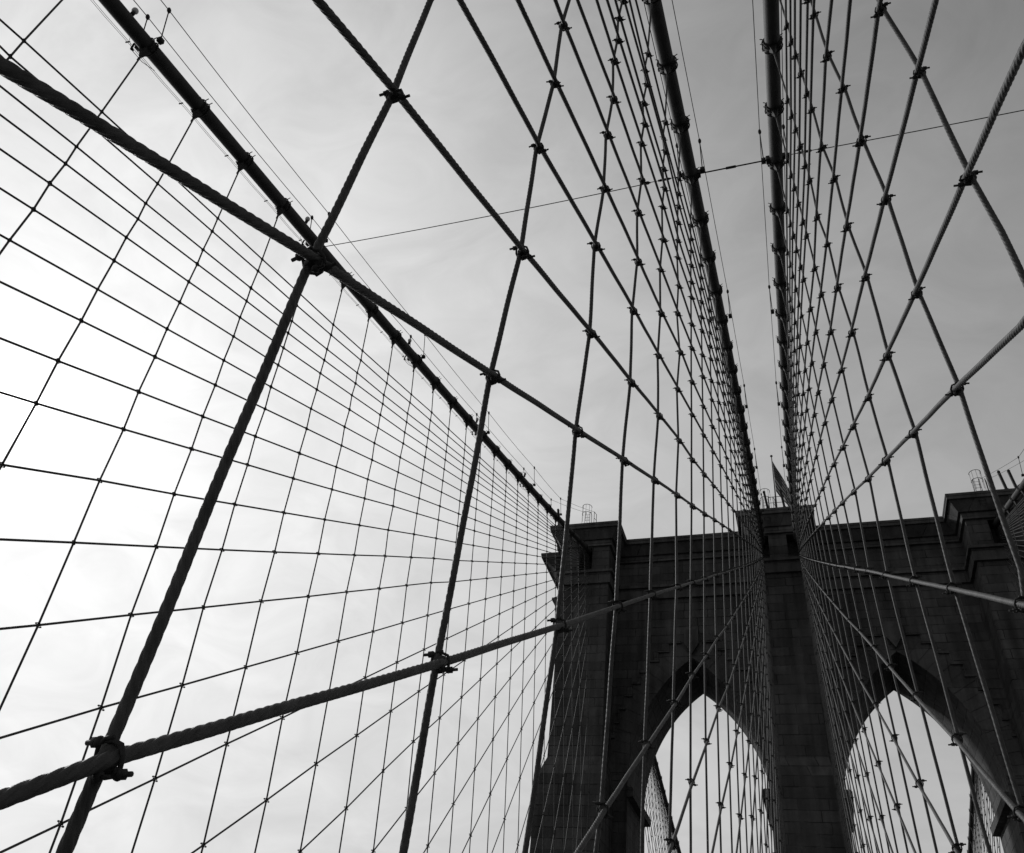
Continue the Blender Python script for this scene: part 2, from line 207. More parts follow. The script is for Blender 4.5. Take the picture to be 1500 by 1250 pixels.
def rope_mesh(name, pts, r, mt, near=17., wob=0.):
    """a twisted wire rope: six strands where it is close enough to see them, a plain round rope farther off"""
    pts = [np.array(p, float) for p in pts]
    path = [pts[0]]
    for a, b in zip(pts[:-1], pts[1:]):
        Ls = np.linalg.norm(b-a)
        if Ls < 1e-6: continue
        pos = 0.
        while True:
            q = a + (b-a)*(pos/Ls); d = np.linalg.norm(q-EYE)
            st = max(.0115, .0016*d) if d < near else 3.
            if pos + st*1.3 >= Ls: break
            pos += st; path.append(a+(b-a)*(pos/Ls))
        path.append(b)
    A = np.array(path); dmin = np.min(np.linalg.norm(A-EYE, axis=1)); n = 36 if dmin < 5 else (24 if dmin < near else 10)
    T = np.zeros_like(A); T[1:-1] = A[2:]-A[:-2]; T[0] = A[1]-A[0]; T[-1] = A[-1]-A[-2]
    T /= np.linalg.norm(T, axis=1)[:, None]
    ref = np.array([1., 0, 0]); Uv = ref - (T@ref)[:, None]*T; Uv /= np.linalg.norm(Uv, axis=1)[:, None]; Wv = np.cross(T, Uv)
    s = np.concatenate([[0], np.cumsum(np.linalg.norm(np.diff(A, axis=0), axis=1))])
    D = np.linalg.norm(A-EYE, axis=1)
    amp = np.clip((near-D)/4., 0, 1)*.26
    if wob: 
        ph = rng.uniform(0, 6, 4); A = A + Uv*(wob*(np.sin(s*2.1+ph[0])+.6*np.sin(s*5.3+ph[1])))[:, None] + Wv*(wob*(np.sin(s*1.7+ph[2])+.6*np.sin(s*4.7+ph[3])))[:, None]
    an = np.arange(n)*2*np.pi/n; tw = -2*np.pi*s/.37
    loc = an[None, :]*1.0
    rad = r*(1.03 - amp[:, None] + amp[:, None]*1.35*np.sqrt(np.abs(np.cos(3*(loc - tw[:, None])))) )
    V = A[:, None, :] + rad[..., None]*(np.cos(loc)[..., None]*Uv[:, None, :] + np.sin(loc)[..., None]*Wv[:, None, :])
    V = V.reshape(-1, 3); m_ = len(A)
    i = np.arange(m_-1)[:, None]*n; k = np.arange(n)[None, :]; k2 = (k+1) % n
    Q = np.stack([i+k, i+k2, i+n+k2, i+n+k], -1).reshape(-1, 4)
    me = bpy.data.meshes.new(name)
    me.vertices.add(len(V)); me.vertices.foreach_set('co', V.astype(np.float32).ravel())
    me.loops.add(len(Q)*4); me.loops.foreach_set('vertex_index', Q.astype(np.int32).ravel())
    me.polygons.add(len(Q)); me.polygons.foreach_set('loop_start', (np.arange(len(Q))*4).astype(np.int32)); me.polygons.foreach_set('loop_total', np.full(len(Q), 4, np.int32))
    me.polygons.foreach_set('use_smooth', np.ones(len(Q), bool))
    me.materials.append(mt); me.update(calc_edges=True); return me

ORD = ['nearest','second','third','fourth','fifth','sixth','seventh','eighth','ninth','tenth','eleventh','twelfth','thirteenth','fourteenth','fifteenth','sixteenth','seventeenth','eighteenth','nineteenth','twentieth','twenty-first','twenty-second','twenty-third','twenty-fourth','twenty-fifth','twenty-sixth','twenty-seventh','twenty-eighth','twenty-ninth','thirtieth','thirty-first','thirty-second','thirty-third','thirty-fourth','thirty-fifth','thirty-sixth','thirty-seventh','thirty-eighth','thirty-ninth','fortieth','forty-first','forty-second','forty-third','forty-fourth','forty-fifth']
def first(k): return 'first' if k == 0 else ORD[k]

# ------------------------------------------------------------------ setting: water, roadway, promenade (all below the frame)
b = MB(); b.box(-4000, 4000, -4000, 4000, -40, -36); tag(b.build('river_water', M_WATER), kind='structure')
for s_ in (-1, 1):
    b = MB(); b.box(min(s_*2.4, s_*13.3), max(s_*2.4, s_*13.3), -120, 57.0, -.6, 0)
    tag(b.build('roadway', M_ROAD), kind='structure')
b = MB()
for k in range(-30, 300):
    b.box(-1.75, 1.75, k*.19, k*.19+.178, P['Z']-1.70, P['Z']-1.66)
tag(b.build('promenade', M_PLANK), kind='structure')

# ------------------------------------------------------------------ bridge geometry
XT, YC, ZT = P['xT'], P['yc'], P['Zt']
DS, ZS = P['D'], P['Zs']
def zc(y):
    u = DS-y; return ZS-P['zc1']*u+P['zc2']*u*u
def xcab(outer, y):
    u = DS-y
    return P['xo']+P['xo1']*u/50 if outer else P['xi']+P['xc1']*u/50+P['x2']*(u/50)**2
def surf(net, y, z):
    outer = net in 'LO'; sg = -1 if net in 'LN' else 1
    xd = P['do'] if outer else P['di']
    return sg*(xd+(xcab(outer, y)-xd)*z/zc(y))
def mir(p): return (p[0], 2*YC-p[1], p[2])
LET = 'abcdefghijklmnopqrstuvwxyz'
NET = {'L': 'outer left', 'N': 'inner left', 'R': 'inner right', 'O': 'outer right'}
def ends(net):
    src = DATA['ends']['L' if net in 'LO' else net]; 
    if net in 'LO': e = [src[c] for c in LET[:18]]
    else:
        own = DATA['ends'][net] if net == 'N' else {**DATA['ends']['N'], **DATA['ends']['R']}
        e = [own[c] for c in 'LKJIHGFEDCBAZYX']
    while e[-1]+4.15 < DS-8.5: e.append(e[-1]+4.15)
    return e
def code(net, k):
    if net in 'LO': return LET[k] if k < 18 else '-'
    return 'LKJIHGFEDCBAZYX'[k] if k < 15 else '-'
SAG = {'L': P['sagL'], 'N': P['sagN'], 'R': P['sagR'], 'O': P['sagL']}
Y0 = {'L': P['y0L'], 'N': P['y0N'], 'R': P['y0R'], 'O': P['y0L']}
def stay_z(net, e, y):
    k = ZS/(DS-e); u = DS-y; return ZS-k*u-SAG[net]*1e-3*u*((DS-e)-u)
FRONT = YC-6.75      # front of the buttresses
def crossings(net):
    """(suspender i, stay k) -> point; measured where the photograph shows the clamp, else from the smooth net"""
    X = DATA['X'].get(net, {}); out = {}
    E = ends(net)
    for i in range(-1, 26):
        y = Y0[net]+i*SP
        if y > FRONT-.7: break
        meas = X.get(str(i), {}); offs = []
        for k, e in enumerate(E):
            c = code(net, k)
            if c in meas:
                z = stay_z(net, e, y); base = np.array([surf(net, y, z), y, z]); offs.append((z, np.array(meas[c])-base))
        offs.sort(key=lambda t: t[0])
        for k, e in enumerate(E):
            if e > y-.3: continue
            z = stay_z(net, e, y)
            if z < .3 or z > zc(y)-.35: continue
            base = np.array([surf(net, y, z), y, z])
            if offs:
                zs = [o[0] for o in offs]
                d = np.array([np.interp(z, zs, [o[1][j] for o in offs]) for j in range(3)])
                far_ = max(0, zs[0]-z, z-zs[-1]); base = base + d*max(0, 1-far_/8.)
            out[(i, k)] = base
    return out

# -------- clamp shapes (two hook bolts lashed round the crossing)
def clamp_mesh(name, sx_, long=True):
    b = MB(); g = 8
    # (x out of the net towards the walkway, y along the bridge, z up)
    def t(p, r, n=g): b.tube([(sx_*q[0], q[1], q[2]) for q in p], r, n)
    b.ball((0, 0, 0), .044, 10, 7, (1.15, 1.0, 1.2))
    ln = .125 if long else .075
    hookA = [(-ln, -.030, .048), (-.05, -.030, .048), (.015, -.032, .050), (.050, -.018, .040), (.062, .006, .006), (.054, .028, -.034), (.020, .040, -.052), (-.02, .042, -.055)]
    hookB = [(ln, .030, -.052), (.05, .032, -.052), (-.015, .034, -.052), (-.050, .020, -.040), (-.062, -.004, -.004), (-.054, -.028, .036), (-.020, -.040, .055), (.02, -.042, .058)]
    t(hookA, .0105); t(hookB, .0105)
    for s_, y, z in ((-1, -.030, .048), (1, .030, -.052)):
        t([(s_*.060, y, z), (s_*.088, y, z)], .0225, 6); b.ball((sx_*s_*.058, y, z), .0245, 8, 6, (.8, 1, 1))
    if long:
        t([(.01, -.012, -.03), (.03, -.022, -.072), (.036, -.026, -.105)], .010); b.ball((sx_*.033, -.024, -.088), .0225, 8, 6); t([(.05, -.024, -.09), (.09, -.026, -.092)], .009, 6)
        t([(-.02, .012, .03), (-.032, .02, .075)], .010)
        b.box(-.03, .03, -.045, .045, -.05, -.02)
    return b.mesh(name, M_IRON, True)
CL = {'N': clamp_mesh('rope_clamp', 1), 'R': clamp_mesh('rope_clamp', -1), 'L': clamp_mesh('rope_clamp', 1, False), 'O': clamp_mesh('rope_clamp', -1, False)}

def band_mesh():
    """cable band: sleeve, two straps whose bolt ends stick up, tapering hanger below. local y runs along the cable"""
    b = MB()
    b.tube([(0, -.15, 0), (0, .15, 0)], .236, 20)
    for y in (-.085, .085):
        pts = [(.262*math.cos(a), y, .262*math.sin(a)) for a in np.linspace(-2.5, .9+math.pi-.6, 18)]
        b.tube(pts, .020, 6)
        for s_ in (-1, 1):
            a = .62
            b.tube([(s_*.25*math.cos(a), y, .25*math.sin(a)), (s_*.30*math.cos(a*.9), y+.0, .31*math.sin(a)), (s_*.335*math.cos(a*.8), y+.03, .40*math.sin(a))], .014, 6)
    b.box(-.05, .05, -.13, .13, .225, .30)
    b.tube([(0, -.1, .30), (0, -.1, .345)], .03, 6); b.tube([(0, .1, .30), (0, .1, .345)], .03, 6)
    return b.mesh('cable_band', M_IRON, False)
def hanger_mesh():
    b = MB()
    V = [(-.12, -.13, -.16), (.12, -.13, -.16), (.12, .13, -.16), (-.12, .13, -.16), (-.03, -.035, -.46), (.03, -.035, -.46), (.03, .035, -.46), (-.03, .035, -.46)]
    b.add(V, [(3,2,1,0),(4,5,6,7),(0,1,5,4),(1,2,6,5),(2,3,7,6),(3,0,4,7)])
    b.tube([(-.09, 0, -.27), (.09, 0, -.27)], .025, 6); b.tube([(-.17, -.05, -.18), (-.22, -.05, -.12)], .018, 6); b.tube([(.17, .05, -.18), (.22, .05, -.12)], .018, 6)
    b.tube([(0, 0, -.42), (0, 0, -.60)], .034, 8)
    return b.mesh('rope_hanger', M_IRON, False)
HANG = hanger_mesh()
BAND = band_mesh()

# ------------------------------------------------------------------ main cables, one thing each, from behind the camera over the tower and down again
def cable_pt(net, y):
    sg = -1 if net in 'LN' else 1
    yy = y if y <= YC else 2*YC-y
    lift = .31 if net in 'LO' else 0.
    if yy > DS:                         # over the saddle
        z = ZS+lift+.12*(1-((YC-yy)/(YC-DS))**2) ; return np.array([sg*xcab(net in 'LO', DS), y, z])
    return np.array([sg*xcab(net in 'LO', yy), y, zc(yy)+lift])
def frame_at(net, y):
    a = cable_pt(net, y-.3); c = cable_pt(net, y+.3); t = (c-a)/np.linalg.norm(c-a)
    return math.atan2(t[2], t[1])
cables = {}
for net in 'LNRO':
    outer = net in 'LO'
    ys = list(np.arange(-14, 56, 1.2)) + list(np.arange(56, 80, .8)) + list(np.arange(80, 190, 2.))
    b = MB(); b.tube([cable_pt(net, y) for y in ys], .228 if outer else .205, 24)
    o = b.build('main_cable', M_CABLE, smooth=True)
    tag(o, {'L': 'thick dark main cable sweeping down from the upper left to the left tower pier',
            'N': 'thick dark main cable rising overhead, left one of the close middle pair',
            'R': 'thick dark main cable rising overhead, right one of the close middle pair',
            'O': 'thick main cable entering the right tower pier at the right edge'}[net], 'main cable', 'main suspension cables')
    cables[net] = o
    for side in (0, 1):
        for i in range(-4, 26):
            y = Y0[net]+i*SP
            if y > FRONT-1.2: break
            c = cable_pt(net, y); ang = frame_at(net, y)
            if side:
                c = np.array(mir(c)); ang = -ang
                if not outer or not seen(c, 0) or c[2] > 41: continue
            elif not seen(c, 60): continue
            link('cable_band', BAND, o, c, (ang, 0, rng.uniform(-.03, .03)), [rng.uniform(.97, 1.05)]*3); link('rope_hanger', HANG, o, c, None, (1, 1, 1.3 if outer else 1))

# ------------------------------------------------------------------ suspender ropes and stay ropes
def in_front_net(net):
    X = crossings(net); E = ends(net)
    GS = 'upright suspender ropes of the '+NET[net]+' net'; GT = 'diagonal stay ropes of the '+NET[net]+' net'
    sus = {}
    cnt = 0
    sgn = -1 if net in 'LN' else 1; near_net = net in 'NR'
    ext = DATA['EX'].get(net, {}); sxt = DATA['SX'].get(net, {})
    for i in range(-1, 26):
        y = Y0[net]+i*SP
        if y > FRONT-.7: break
        pts = [X[(i, k)] for k in range(len(E)) if (i, k) in X] + [np.array(q) for q in ext.get(str(i), [])]
        top = cable_pt(net, y)-np.array([0, 0, .5])
        if pts:
            pts.sort(key=lambda p: -p[2])
            lowd = pts[-1]-np.array([surf(net, y, pts[-1][2]), y, pts[-1][2]])
            hid = pts[0]-np.array([surf(net, y, pts[0][2]), y, pts[0][2]])
            if net in 'NR' and i < 3 and top[2]-pts[0][2] > 2:
                zt = (top[2]+pts[0][2])/2; pts.insert(0, np.array([surf(net, y, zt), y, zt])+hid*.5)
        else: lowd = np.zeros(3)
        bot = np.array([surf(net, y, .0), y, 0.])+lowd
        if near_net: pts = [q-np.array([-sgn*.0225, 0, 0]) for q in pts]
        line = [top]+pts+[bot]
        vis = any(seen(a+(c-a)*t, 0) for a, c in zip(line[:-1], line[1:]) for t in np.linspace(0, 1, 14))
        if not vis: continue
        o = link('suspender_rope', rope_mesh('suspender_rope', line, .0220 if near_net else .0225, M_ROPE, wob=.0025 if net in 'NR' else 0))
        near = {0: 'thick twisted ', 1: 'thick '}.get(cnt, 'thin ' if net in 'LO' else 'slim ') if net in 'NR' else 'thin '
        look = 'pale-sided ' if net == 'R' else 'dark '
        o['label'] = '%s%supright suspender rope, %s from the camera in the %s net' % (near, look, 'nearest' if cnt == 0 else first(cnt), NET[net])
        if cnt == 0: o['label'] = o['label'].replace('nearest from', 'nearest to')
        o['category'] = 'suspender rope'; o['group'] = GS
        sus[i] = o; cnt += 1
        for k in range(len(E)):
            if (i, k) in X and seen(X[(i, k)], 12):
                link('rope_clamp', CL[net], o, X[(i, k)], (rng.uniform(-.45, .45), rng.uniform(-.14, .14), rng.uniform(-.2, .2)), [rng.uniform(.84, .98)*(1. if near_net else .85)]*3)
    cnt = 0
    sg = -1 if net in 'LN' else 1
    # stays, longest (flattest) first
    for k, e in enumerate(E):
        pts = []
        c = code(net, k)
        for i in range(-1, 26):
            if (i, k) in X: pts.append(X[(i, k)])
        if not pts: 
            yy = np.linspace(e, DS, 7)[1:-1]; pts = [np.array([surf(net, y, stay_z(net, e, y)), y, stay_z(net, e, y)]) for y in yy if y < FRONT]
        pts += [np.array(q) for q in sxt.get(c, [])]
        pts.sort(key=lambda p: p[1])
        yb = max(e, -9.)
        base = np.array([surf(net, yb, max(0, stay_z(net, e, yb))), yb, max(0., stay_z(net, e, yb))])
        p0 = pts[0]
        if e < p0[1]-.3 and e > -1.5 and c == '-' or (p0[1]-yb) > .3:
            off = p0-np.array([surf(net, p0[1], stay_z(net, e, p0[1])), p0[1], stay_z(net, e, p0[1])])
            if c in sxt and net in 'NR':     # carry the measured line straight on
                d = pts[1]-pts[0]; d = d/d[1]; L_ = min(p0[1]-yb, 4.)
                pts.insert(0, p0-d*L_)
            else: pts.insert(0, base+off*.5)
        # into the pier niche towards the saddle
        last = pts[-1]
        pts.append(np.array([surf(net, DS, ZS), DS-1.5, stay_z(net, e, DS-1.5)]))
        if near_net: pts = [q-np.array([sgn*.0225*(1 if q[1] > Y0[net]-.05 else .3), 0, 0]) for q in pts]
        line = pts
        vis = any(seen(a+(d-a)*t, 0) and (a+(d-a)*t)[1] < FRONT for a, d in zip(line[:-1], line[1:]) for t in np.linspace(0, 1, 14))
        if not vis: continue
        o = link('stay_rope', rope_mesh('stay_rope', line, .0250 if near_net else .0245, M_ROPE, wob=.0015 if net in 'NR' else 0))
        o['label'] = '%s diagonal stay rope, %s in the fan of the %s net' % ('pale-sided' if net in 'RO' else 'dark', 'the flattest' if cnt == 0 else first(cnt)+' flattest', NET[net])
        o['category'] = 'stay rope'; o['group'] = GT; cnt += 1
    return sus
SUS = {n: in_front_net(n) for n in 'LNRO'}

# -------- the same nets beyond the tower, seen through the arches
def arch_z(x):          # intrados height at distance x from the arch centre
    c = 7.44; r = 5.12+c
    v = r*r-(abs(x)+c)**2
    return SPR+math.sqrt(v) if abs(x) <= 5.12 and v > 0 else -99
SPR = 25.0
def through_arch(p):
    p = np.array(p, float)
    if p[1] < YC+3.5: return False
    for yy in (YC+3.49, YC-3.49):
        t = (yy-EYE[1])/(p[1]-EYE[1]); q = EYE+(p-EYE)*t
        x = abs(q[0]-XT)-P['xa']
        if not (abs(x) < 5.0 and (q[2] < SPR or q[2] < arch_z(x))): return False
    return seen(p, 0)
for net in 'LO':
    E = ends(net); ns = nt_ = 0
    side = 'left' if net == 'L' else 'right'
    X = {}
    for i in range(-6, 26):
        y = Y0[net]+i*SP
        if y > FRONT-.7: break
        for k, e in enumerate(E):
            if e > y-.3: continue
            z = stay_z(net, e, y)
            if .3 < z < zc(y)-.35: X[(i, k)] = np.array(mir((surf(net, y, z), y, z)))
    for i in range(25, -7, -1):
        y = Y0[net]+i*SP
        if y > FRONT-.7: continue
        top = np.array(mir(cable_pt(net, y)-np.array([0, 0, .5]))); bot = np.array(mir((surf(net, y, 0), y, 0)))
        if not any(through_arch(top+(bot-top)*t) for t in np.linspace(0, 1, 60)): continue
        o = link('suspender_rope', rope_mesh('suspender_rope', [top, bot], .0235, M_ROPE))
        tag(o, 'hair-thin upright suspender rope beyond the tower, %s seen through the %s arch' % ('nearest to the tower' if ns == 0 else first(ns)+' from the tower', side), 'suspender rope', 'far suspender ropes seen through the %s arch' % side)
        ns += 1
        for k in range(len(E)):
            if (i, k) in X and through_arch(X[(i, k)]): link('rope_clamp', CL[net], o, X[(i, k)], (rng.uniform(-.5, .5), 0, 0), [.8]*3)
    for k, e in enumerate(E):
        a = np.array(mir((surf(net, max(e, -14), max(0, stay_z(net, e, max(e, -14)))), max(e, -14), max(0, stay_z(net, e, max(e, -14)))))); c_ = np.array(mir((surf(net, DS, ZS), DS-1.5, stay_z(net, e, DS-1.5))))
        if not any(through_arch(a+(c_-a)*t) for t in np.linspace(0, 1, 80)): continue
        o = link('stay_rope', rope_mesh('stay_rope', [a, c_], .0265, M_ROPE))
        tag(o, 'hair-thin slanting stay rope beyond the tower, %s seen through the %s arch' % ('flattest' if nt_ == 0 else first(nt_)+' flattest', side), 'stay rope', 'far stay ropes seen through the %s arch' % side)
        nt_ += 1

# ------------------------------------------------------------------ hand ropes on stanchions, lamps, lamp wires
WHERE = {'L': 'the upper left main cable', 'N': 'the left cable of the middle pair', 'R': 'the right cable of the middle pair', 'O': 'the main cable at the right pier'}
ST = {'N': [2, 6, 10, 14, 18, 22], 'L': [-4, 0, 4, 8, 12, 16, 19], 'R': [1, 5, 9, 13, 17, 21], 'O': [-4, 0, 4, 8, 12, 16, 19]}
stm = MB(); stm.tube([(0, 0, -1.25), (0, 0, 0)], .017, 8); stm.ball((0, 0, .0), .062, 8, 6, (.9, 1.1, 1.7)); stm.box(-.07, .07, -.08, .08, -1.32, -1.18); STM = stm.mesh('stanchion', M_IRON, True)
for net in 'LNRO':
    for sd in (-1, 1):
        pts = []; ys = [Y0[net]+i*SP for i in ST[net]]
        pts = [cable_pt(net, y)+np.array([sd*.38, -math.sin(frame_at(net, y))*1.38, math.cos(frame_at(net, y))*1.38]) for y in ys if y < FRONT-.5]; angs = [frame_at(net, y) for y in ys if y < FRONT-.5]
        end = np.array([pts[-1][0], YC-7.2, ZT+1.5]); pts.append(end)
        full = []
        for a, c in zip(pts[:-1], pts[1:]):
            for t in np.linspace(0, 1, 6)[:-1]:
                full.append(a+(c-a)*t-np.array([0, 0, .28*t*(1-t)]))
        full.append(pts[-1])
        if net == 'O': full = full[len(full)//2:]
        b = MB(); b.tube(full, .013, 6)
        o = b.build('hand_rope', M_WIRE, smooth=True)
        tag(o, 'thin %s hand rope strung on short stanchions above %s' % ('left' if sd < 0 else 'right', WHERE[net]), 'hand rope', 'hand ropes above the main cables')
        for q, an_ in zip(pts[:-1], angs):
            if seen(q, 30): link('stanchion', STM, o, q, (an_, 0, 0))
# lamps of the necklace lighting on the outer left cable, and its pair of supply wires
lamp_words = {0: 'highest lamp at the upper left', 4: 'lamp where the near stay crosses the cable', 8: 'lamp halfway down the cable', 12: 'lamp on the lower third of the cable', 16: 'lamp closest to the tower'}
for j, i in enumerate((0, 4, 8, 12, 16)):
    y = Y0['L']+i*SP; c = cable_pt('L', y)
    root = empty('cable_lamp', c+np.array([-.2, -.42, .2]))
    tag(root, 'pale globe lamp and curled bracket, %s' % lamp_words[i], 'lamp', 'lamps along the outer left cable')
    b = MB(); b.ball((.1, -.42, .32), .095, 12, 8, (1, 1, 1.25)); b.build('lamp_globe', M_GLASS, root, True)
    b = MB(); b.tube([(.1, -.42, .10), (.1, -.42, .22)], .06, 10); b.tube([(0, 0, 0), (.0, -.2, .06), (.1, -.42, .12)], .02, 6)
    b.tube([(-.02, .3, .0), (-.22, .3, .12), (-.38, .32, .10), (-.44, .36, -.02), (-.40, .42, -.10)], .032, 7)
    b.ball((-.43, .38, -.06), .05, 8, 6); b.tube([(-.02, .3, 0), (0, 0, 0)], .02, 6)
    b.build('bracket', M_IRON, root, True)
    b = MB(); b.tube([(-.44, .38, -.06), (-.5, .2, .18), (-.42, .1, .32), (-.3, .05, .30)], .006, 5); b.tube([(-.42, .42, -.1), (-.40, .8, -.02), (-.36, 1.2, .22)], .010, 5)
    b.build('lamp_lead', M_WIRE, root, True)
for j, (dx, dz) in enumerate(((-.50, .12), (-.62, .20))):
    pts = []
    for i in range(-3, 20):
        y = Y0['L']+i*SP; c = cable_pt('L', y)+np.array([dx, 0, dz]); pts.append(c)
        c2 = cable_pt('L', y+SP/2)+np.array([dx, 0, dz-.03]); pts.append(c2)
    b = MB(); b.tube(pts, .0065, 5)
    o = b.build('lamp_wire', M_WIRE, smooth=True)
    tag(o, 'hair-thin supply wire under the upper left main cable, %s' % ('the inner one' if j == 0 else 'the one with clips'), 'wire', 'supply wires beside the outer left cable')
    if j == 1:
        cm = MB(); cm.tube([(-.03, -.02, -.05), (.0, 0, 0), (.03, .03, .07)], .02, 6); cm = cm.mesh('wire_clip', M_IRON, True)
        for i in range(0, 19): link('wire_clip', cm, o, cable_pt('L', Y0['L']+i*SP-.25)+np.array([dx, 0, dz]))

# ------------------------------------------------------------------ cross ties joining the four cables
yt = Y0['N']+6*SP
cL, cN, cR, cO = (cable_pt(n, yt) for n in 'LNRO')
def lerp(a, c, t): return a+(c-a)*t
def shackle(parent, a, c, t0, t1):
    d = (c-a); Ld = np.linalg.norm(d); d = d/Ld
    for name, u0, u1, r in (('clevis', t0, t0+.10, .035), ('turnbuckle', t0+.42, t0+.80, .03), ('clevis', t1-.16, t1-.02, .05)):
        p, q = a+d*u0, a+d*u1; b = MB()
        for s_ in (-1, 1): b.tube([p, p+d*.04+np.array([0, s_*r, 0]), q-d*.04+np.array([0, s_*r, 0]), q], .016, 6)
        b.ball(p, .03, 8, 6); b.ball(q, .04, 8, 6)
        b.build(name, M_IRON, parent, True)
    b = MB(); b.tube([a+d*t0, a+d*t1], .013, 6); b.build('chain_rod', M_IRON, parent, True)
root = empty('cross_tie', cN); tag(root, 'slim cross tie wire running from the middle pair of cables to the outer left cable', 'cross tie', 'cross ties between the main cables')
Minv = Matrix.Translation(-Vector(cN))
def in_root(root, fn):
    before = set(col.objects); fn()
    for o in set(col.objects)-before:
        if o.parent is root: o.matrix_parent_inverse = Matrix.Translation(-root.location)
a, c = cN+np.array([-.25, 0, .05]), cL+np.array([.24, 0, -.22])
def f1():
    b = MB(); ps = [lerp(a, c, t)-np.array([0, 0, .12*4*t*(1-t)]) for t in np.linspace(0.08, 1, 10)]; b.tube(ps, .015, 6); b.build('tie_wire', M_WIRE, root, True)
    shackle(root, a, c, .02, 1.3)
    b = MB(); b.box(a[0]-.05, a[0]+.1, a[1]-.07, a[1]+.07, a[2]-.09, a[2]+.09); b.build('anchor_lug', M_IRON, root)
in_root(root, f1)
root2 = empty('cross_tie', cR); tag(root2, 'short thick cross tie rod with a turnbuckle sleeve between the middle pair of cables', 'cross tie', 'cross ties between the main cables')
a2, c2 = cN+np.array([.22, 0, .0]), cR+np.array([-.22, 0, .0])
def f2():
    b = MB(); b.tube([a2, c2], .024, 8); b.build('tie_rod', M_WIRE, root2, True)
    m_ = lerp(a2, c2, .47); b = MB(); b.tube([m_-np.array([.16, 0, 0]), m_+np.array([.16, 0, 0])], .045, 10); b.build('turnbuckle', M_IRON, root2)
    for q in (a2, c2):
        b = MB(); b.box(q[0]-.09, q[0]+.09, q[1]-.1, q[1]+.1, q[2]-.1, q[2]+.1); b.build('anchor_lug', M_IRON, root2)
in_root(root2, f2)
root3 = empty('cross_tie', cO); tag(root3, 'slim cross tie wire running from the middle pair of cables off to the right edge', 'cross tie', 'cross ties between the main cables')
a3, c3 = cR+np.array([.25, 0, .05]), cO+np.array([-.24, 0, -.22])
def f3():
    b = MB(); ps = [lerp(a3, c3, t)-np.array([0, 0, .12*4*t*(1-t)]) for t in np.linspace(0.08, 1, 10)]; b.tube(ps, .015, 6); b.build('tie_wire', M_WIRE, root3, True)
    shackle(root3, a3, c3, .02, 1.3)
    b = MB(); b.box(a3[0]-.1, a3[0]+.05, a3[1]-.07, a3[1]+.07, a3[2]-.09, a3[2]+.09); b.build('anchor_lug', M_IRON, root3)
in_root(root3, f3)

# ------------------------------------------------------------------ the tower
T = empty('bridge_tower', (XT, YC, -36)); ZB = 36.   # local z = world z + 36
tag(T, 'huge dark granite bridge tower with two pointed arches and overhanging cornices', 'tower')
def loft(rings, cap_top=True, cap_bot=True):
    """rings: list of (z, [(x,y)...]) with equal counts -> verts, faces"""
    n = len(rings[0][1]); V = []; Fc = []
    for z, pl in rings: V += [(x, y, z+ZB) for x, y in pl]
    for i in range(len(rings)-1):
        for k in range(n): Fc.append((i*n+k, i*n+(k+1)%n, (i+1)*n+(k+1)%n, (i+1)*n+k))
    if cap_bot: Fc.append(tuple(range(n-1, -1, -1)))
    if cap_top: Fc.append(tuple((len(rings)-1)*n+k for k in range(n)))
    return V, Fc
HD = 3.49; BY = 6.65; XA = P['xa']; AW = 5.12
def outline_full(d, cx=0.):
    by, wy, cb = BY+d, HD+d*1.05, 1.7+d*1.3
    oi, oo, we, sy, so = 14.1-d, 18.25+d, 18.45+d, 2.3+d, 19.55+d*1.68
    q = [(cb, by), (cb, wy), (oi, wy), (oi, by), (oo, by), (oo, wy), (we, wy), (we, sy), (so, sy)]
    right = q; back = [(x, -y) for x, y in reversed(q)]; left_b = [(-x, -y) for x, y in q]; left_f = [(-x, y) for x, y in reversed(q)]
    pts = right+back+left_b+left_f
    return list(reversed(pts))           # counter-clockwise seen from above
prof = [(36.0, 0), (40.6, 0), (40.62, .20), (41.6, .20), (41.62, .40), (41.85, .40), (41.95, 0), (44.35, 0), (44.37, .20), (44.9, .22), (44.92, .40), (45.0, .45), (45.72, .92), (45.74, 1.08), (46.0, 1.08), (46.02, 1.12), (ZT, 1.12)]
V, Fc = loft([(z, outline_full(d)) for z, d in prof])
me = from_arrays('upper_wall', V, Fc, M_STONE, False)
bm = bmesh.new(); bm.from_mesh(me); bmesh.ops.recalc_face_normals(bm, faces=bm.faces); bm.to_mesh(me); bm.free()
tmp = link('upper_wall', me)
cut = MB()
for sx_ in (-1, 1):
    for sy2 in (-1, 1):
        y0, y1 = sorted((sy2*(BY+1.5), sy2*(BY-1.2)))
        x0, x1 = sorted((sx_*15.62, sx_*16.72)); cut.box(x0, x1, y0, y1, 42.0+ZB, 44.25+ZB)
        x0, x1 = sorted((sx_*.72, sx_*1.95)); cut.box(x0, x1, y0, y1, 42.0+ZB, 44.25+ZB)
ct = cut.build('niche_cutter', M_STONE)
md = tmp.modifiers.new('b', 'BOOLEAN'); md.operation = 'DIFFERENCE'; md.object = ct; md.solver = 'EXACT'
dg = bpy.context.evaluated_depsgraph_get(); dg.update()
ev = bpy.data.meshes.new_from_object(tmp.evaluated_get(dg))
bpy.data.objects.remove(tmp); bpy.data.objects.remove(ct)
bm = bmesh.new(); bm.from_mesh(ev)
bmesh.ops.delete(bm, geom=[f for f in bm.faces if all(abs(v.co.z-(36+ZB)) < 1e-4 for v in f.verts)], context='FACES')
for f in bm.faces:
    zc_ = f.calc_center_median().z-ZB
    if zc_ > 44.36 or 40.63 < zc_ < 41.9: f.material_index = 1
bm.to_mesh(ev); bm.free(); ev.name = 'upper_wall'; ev.materials.append(M_TRIM)
link('upper_wall', ev, T)
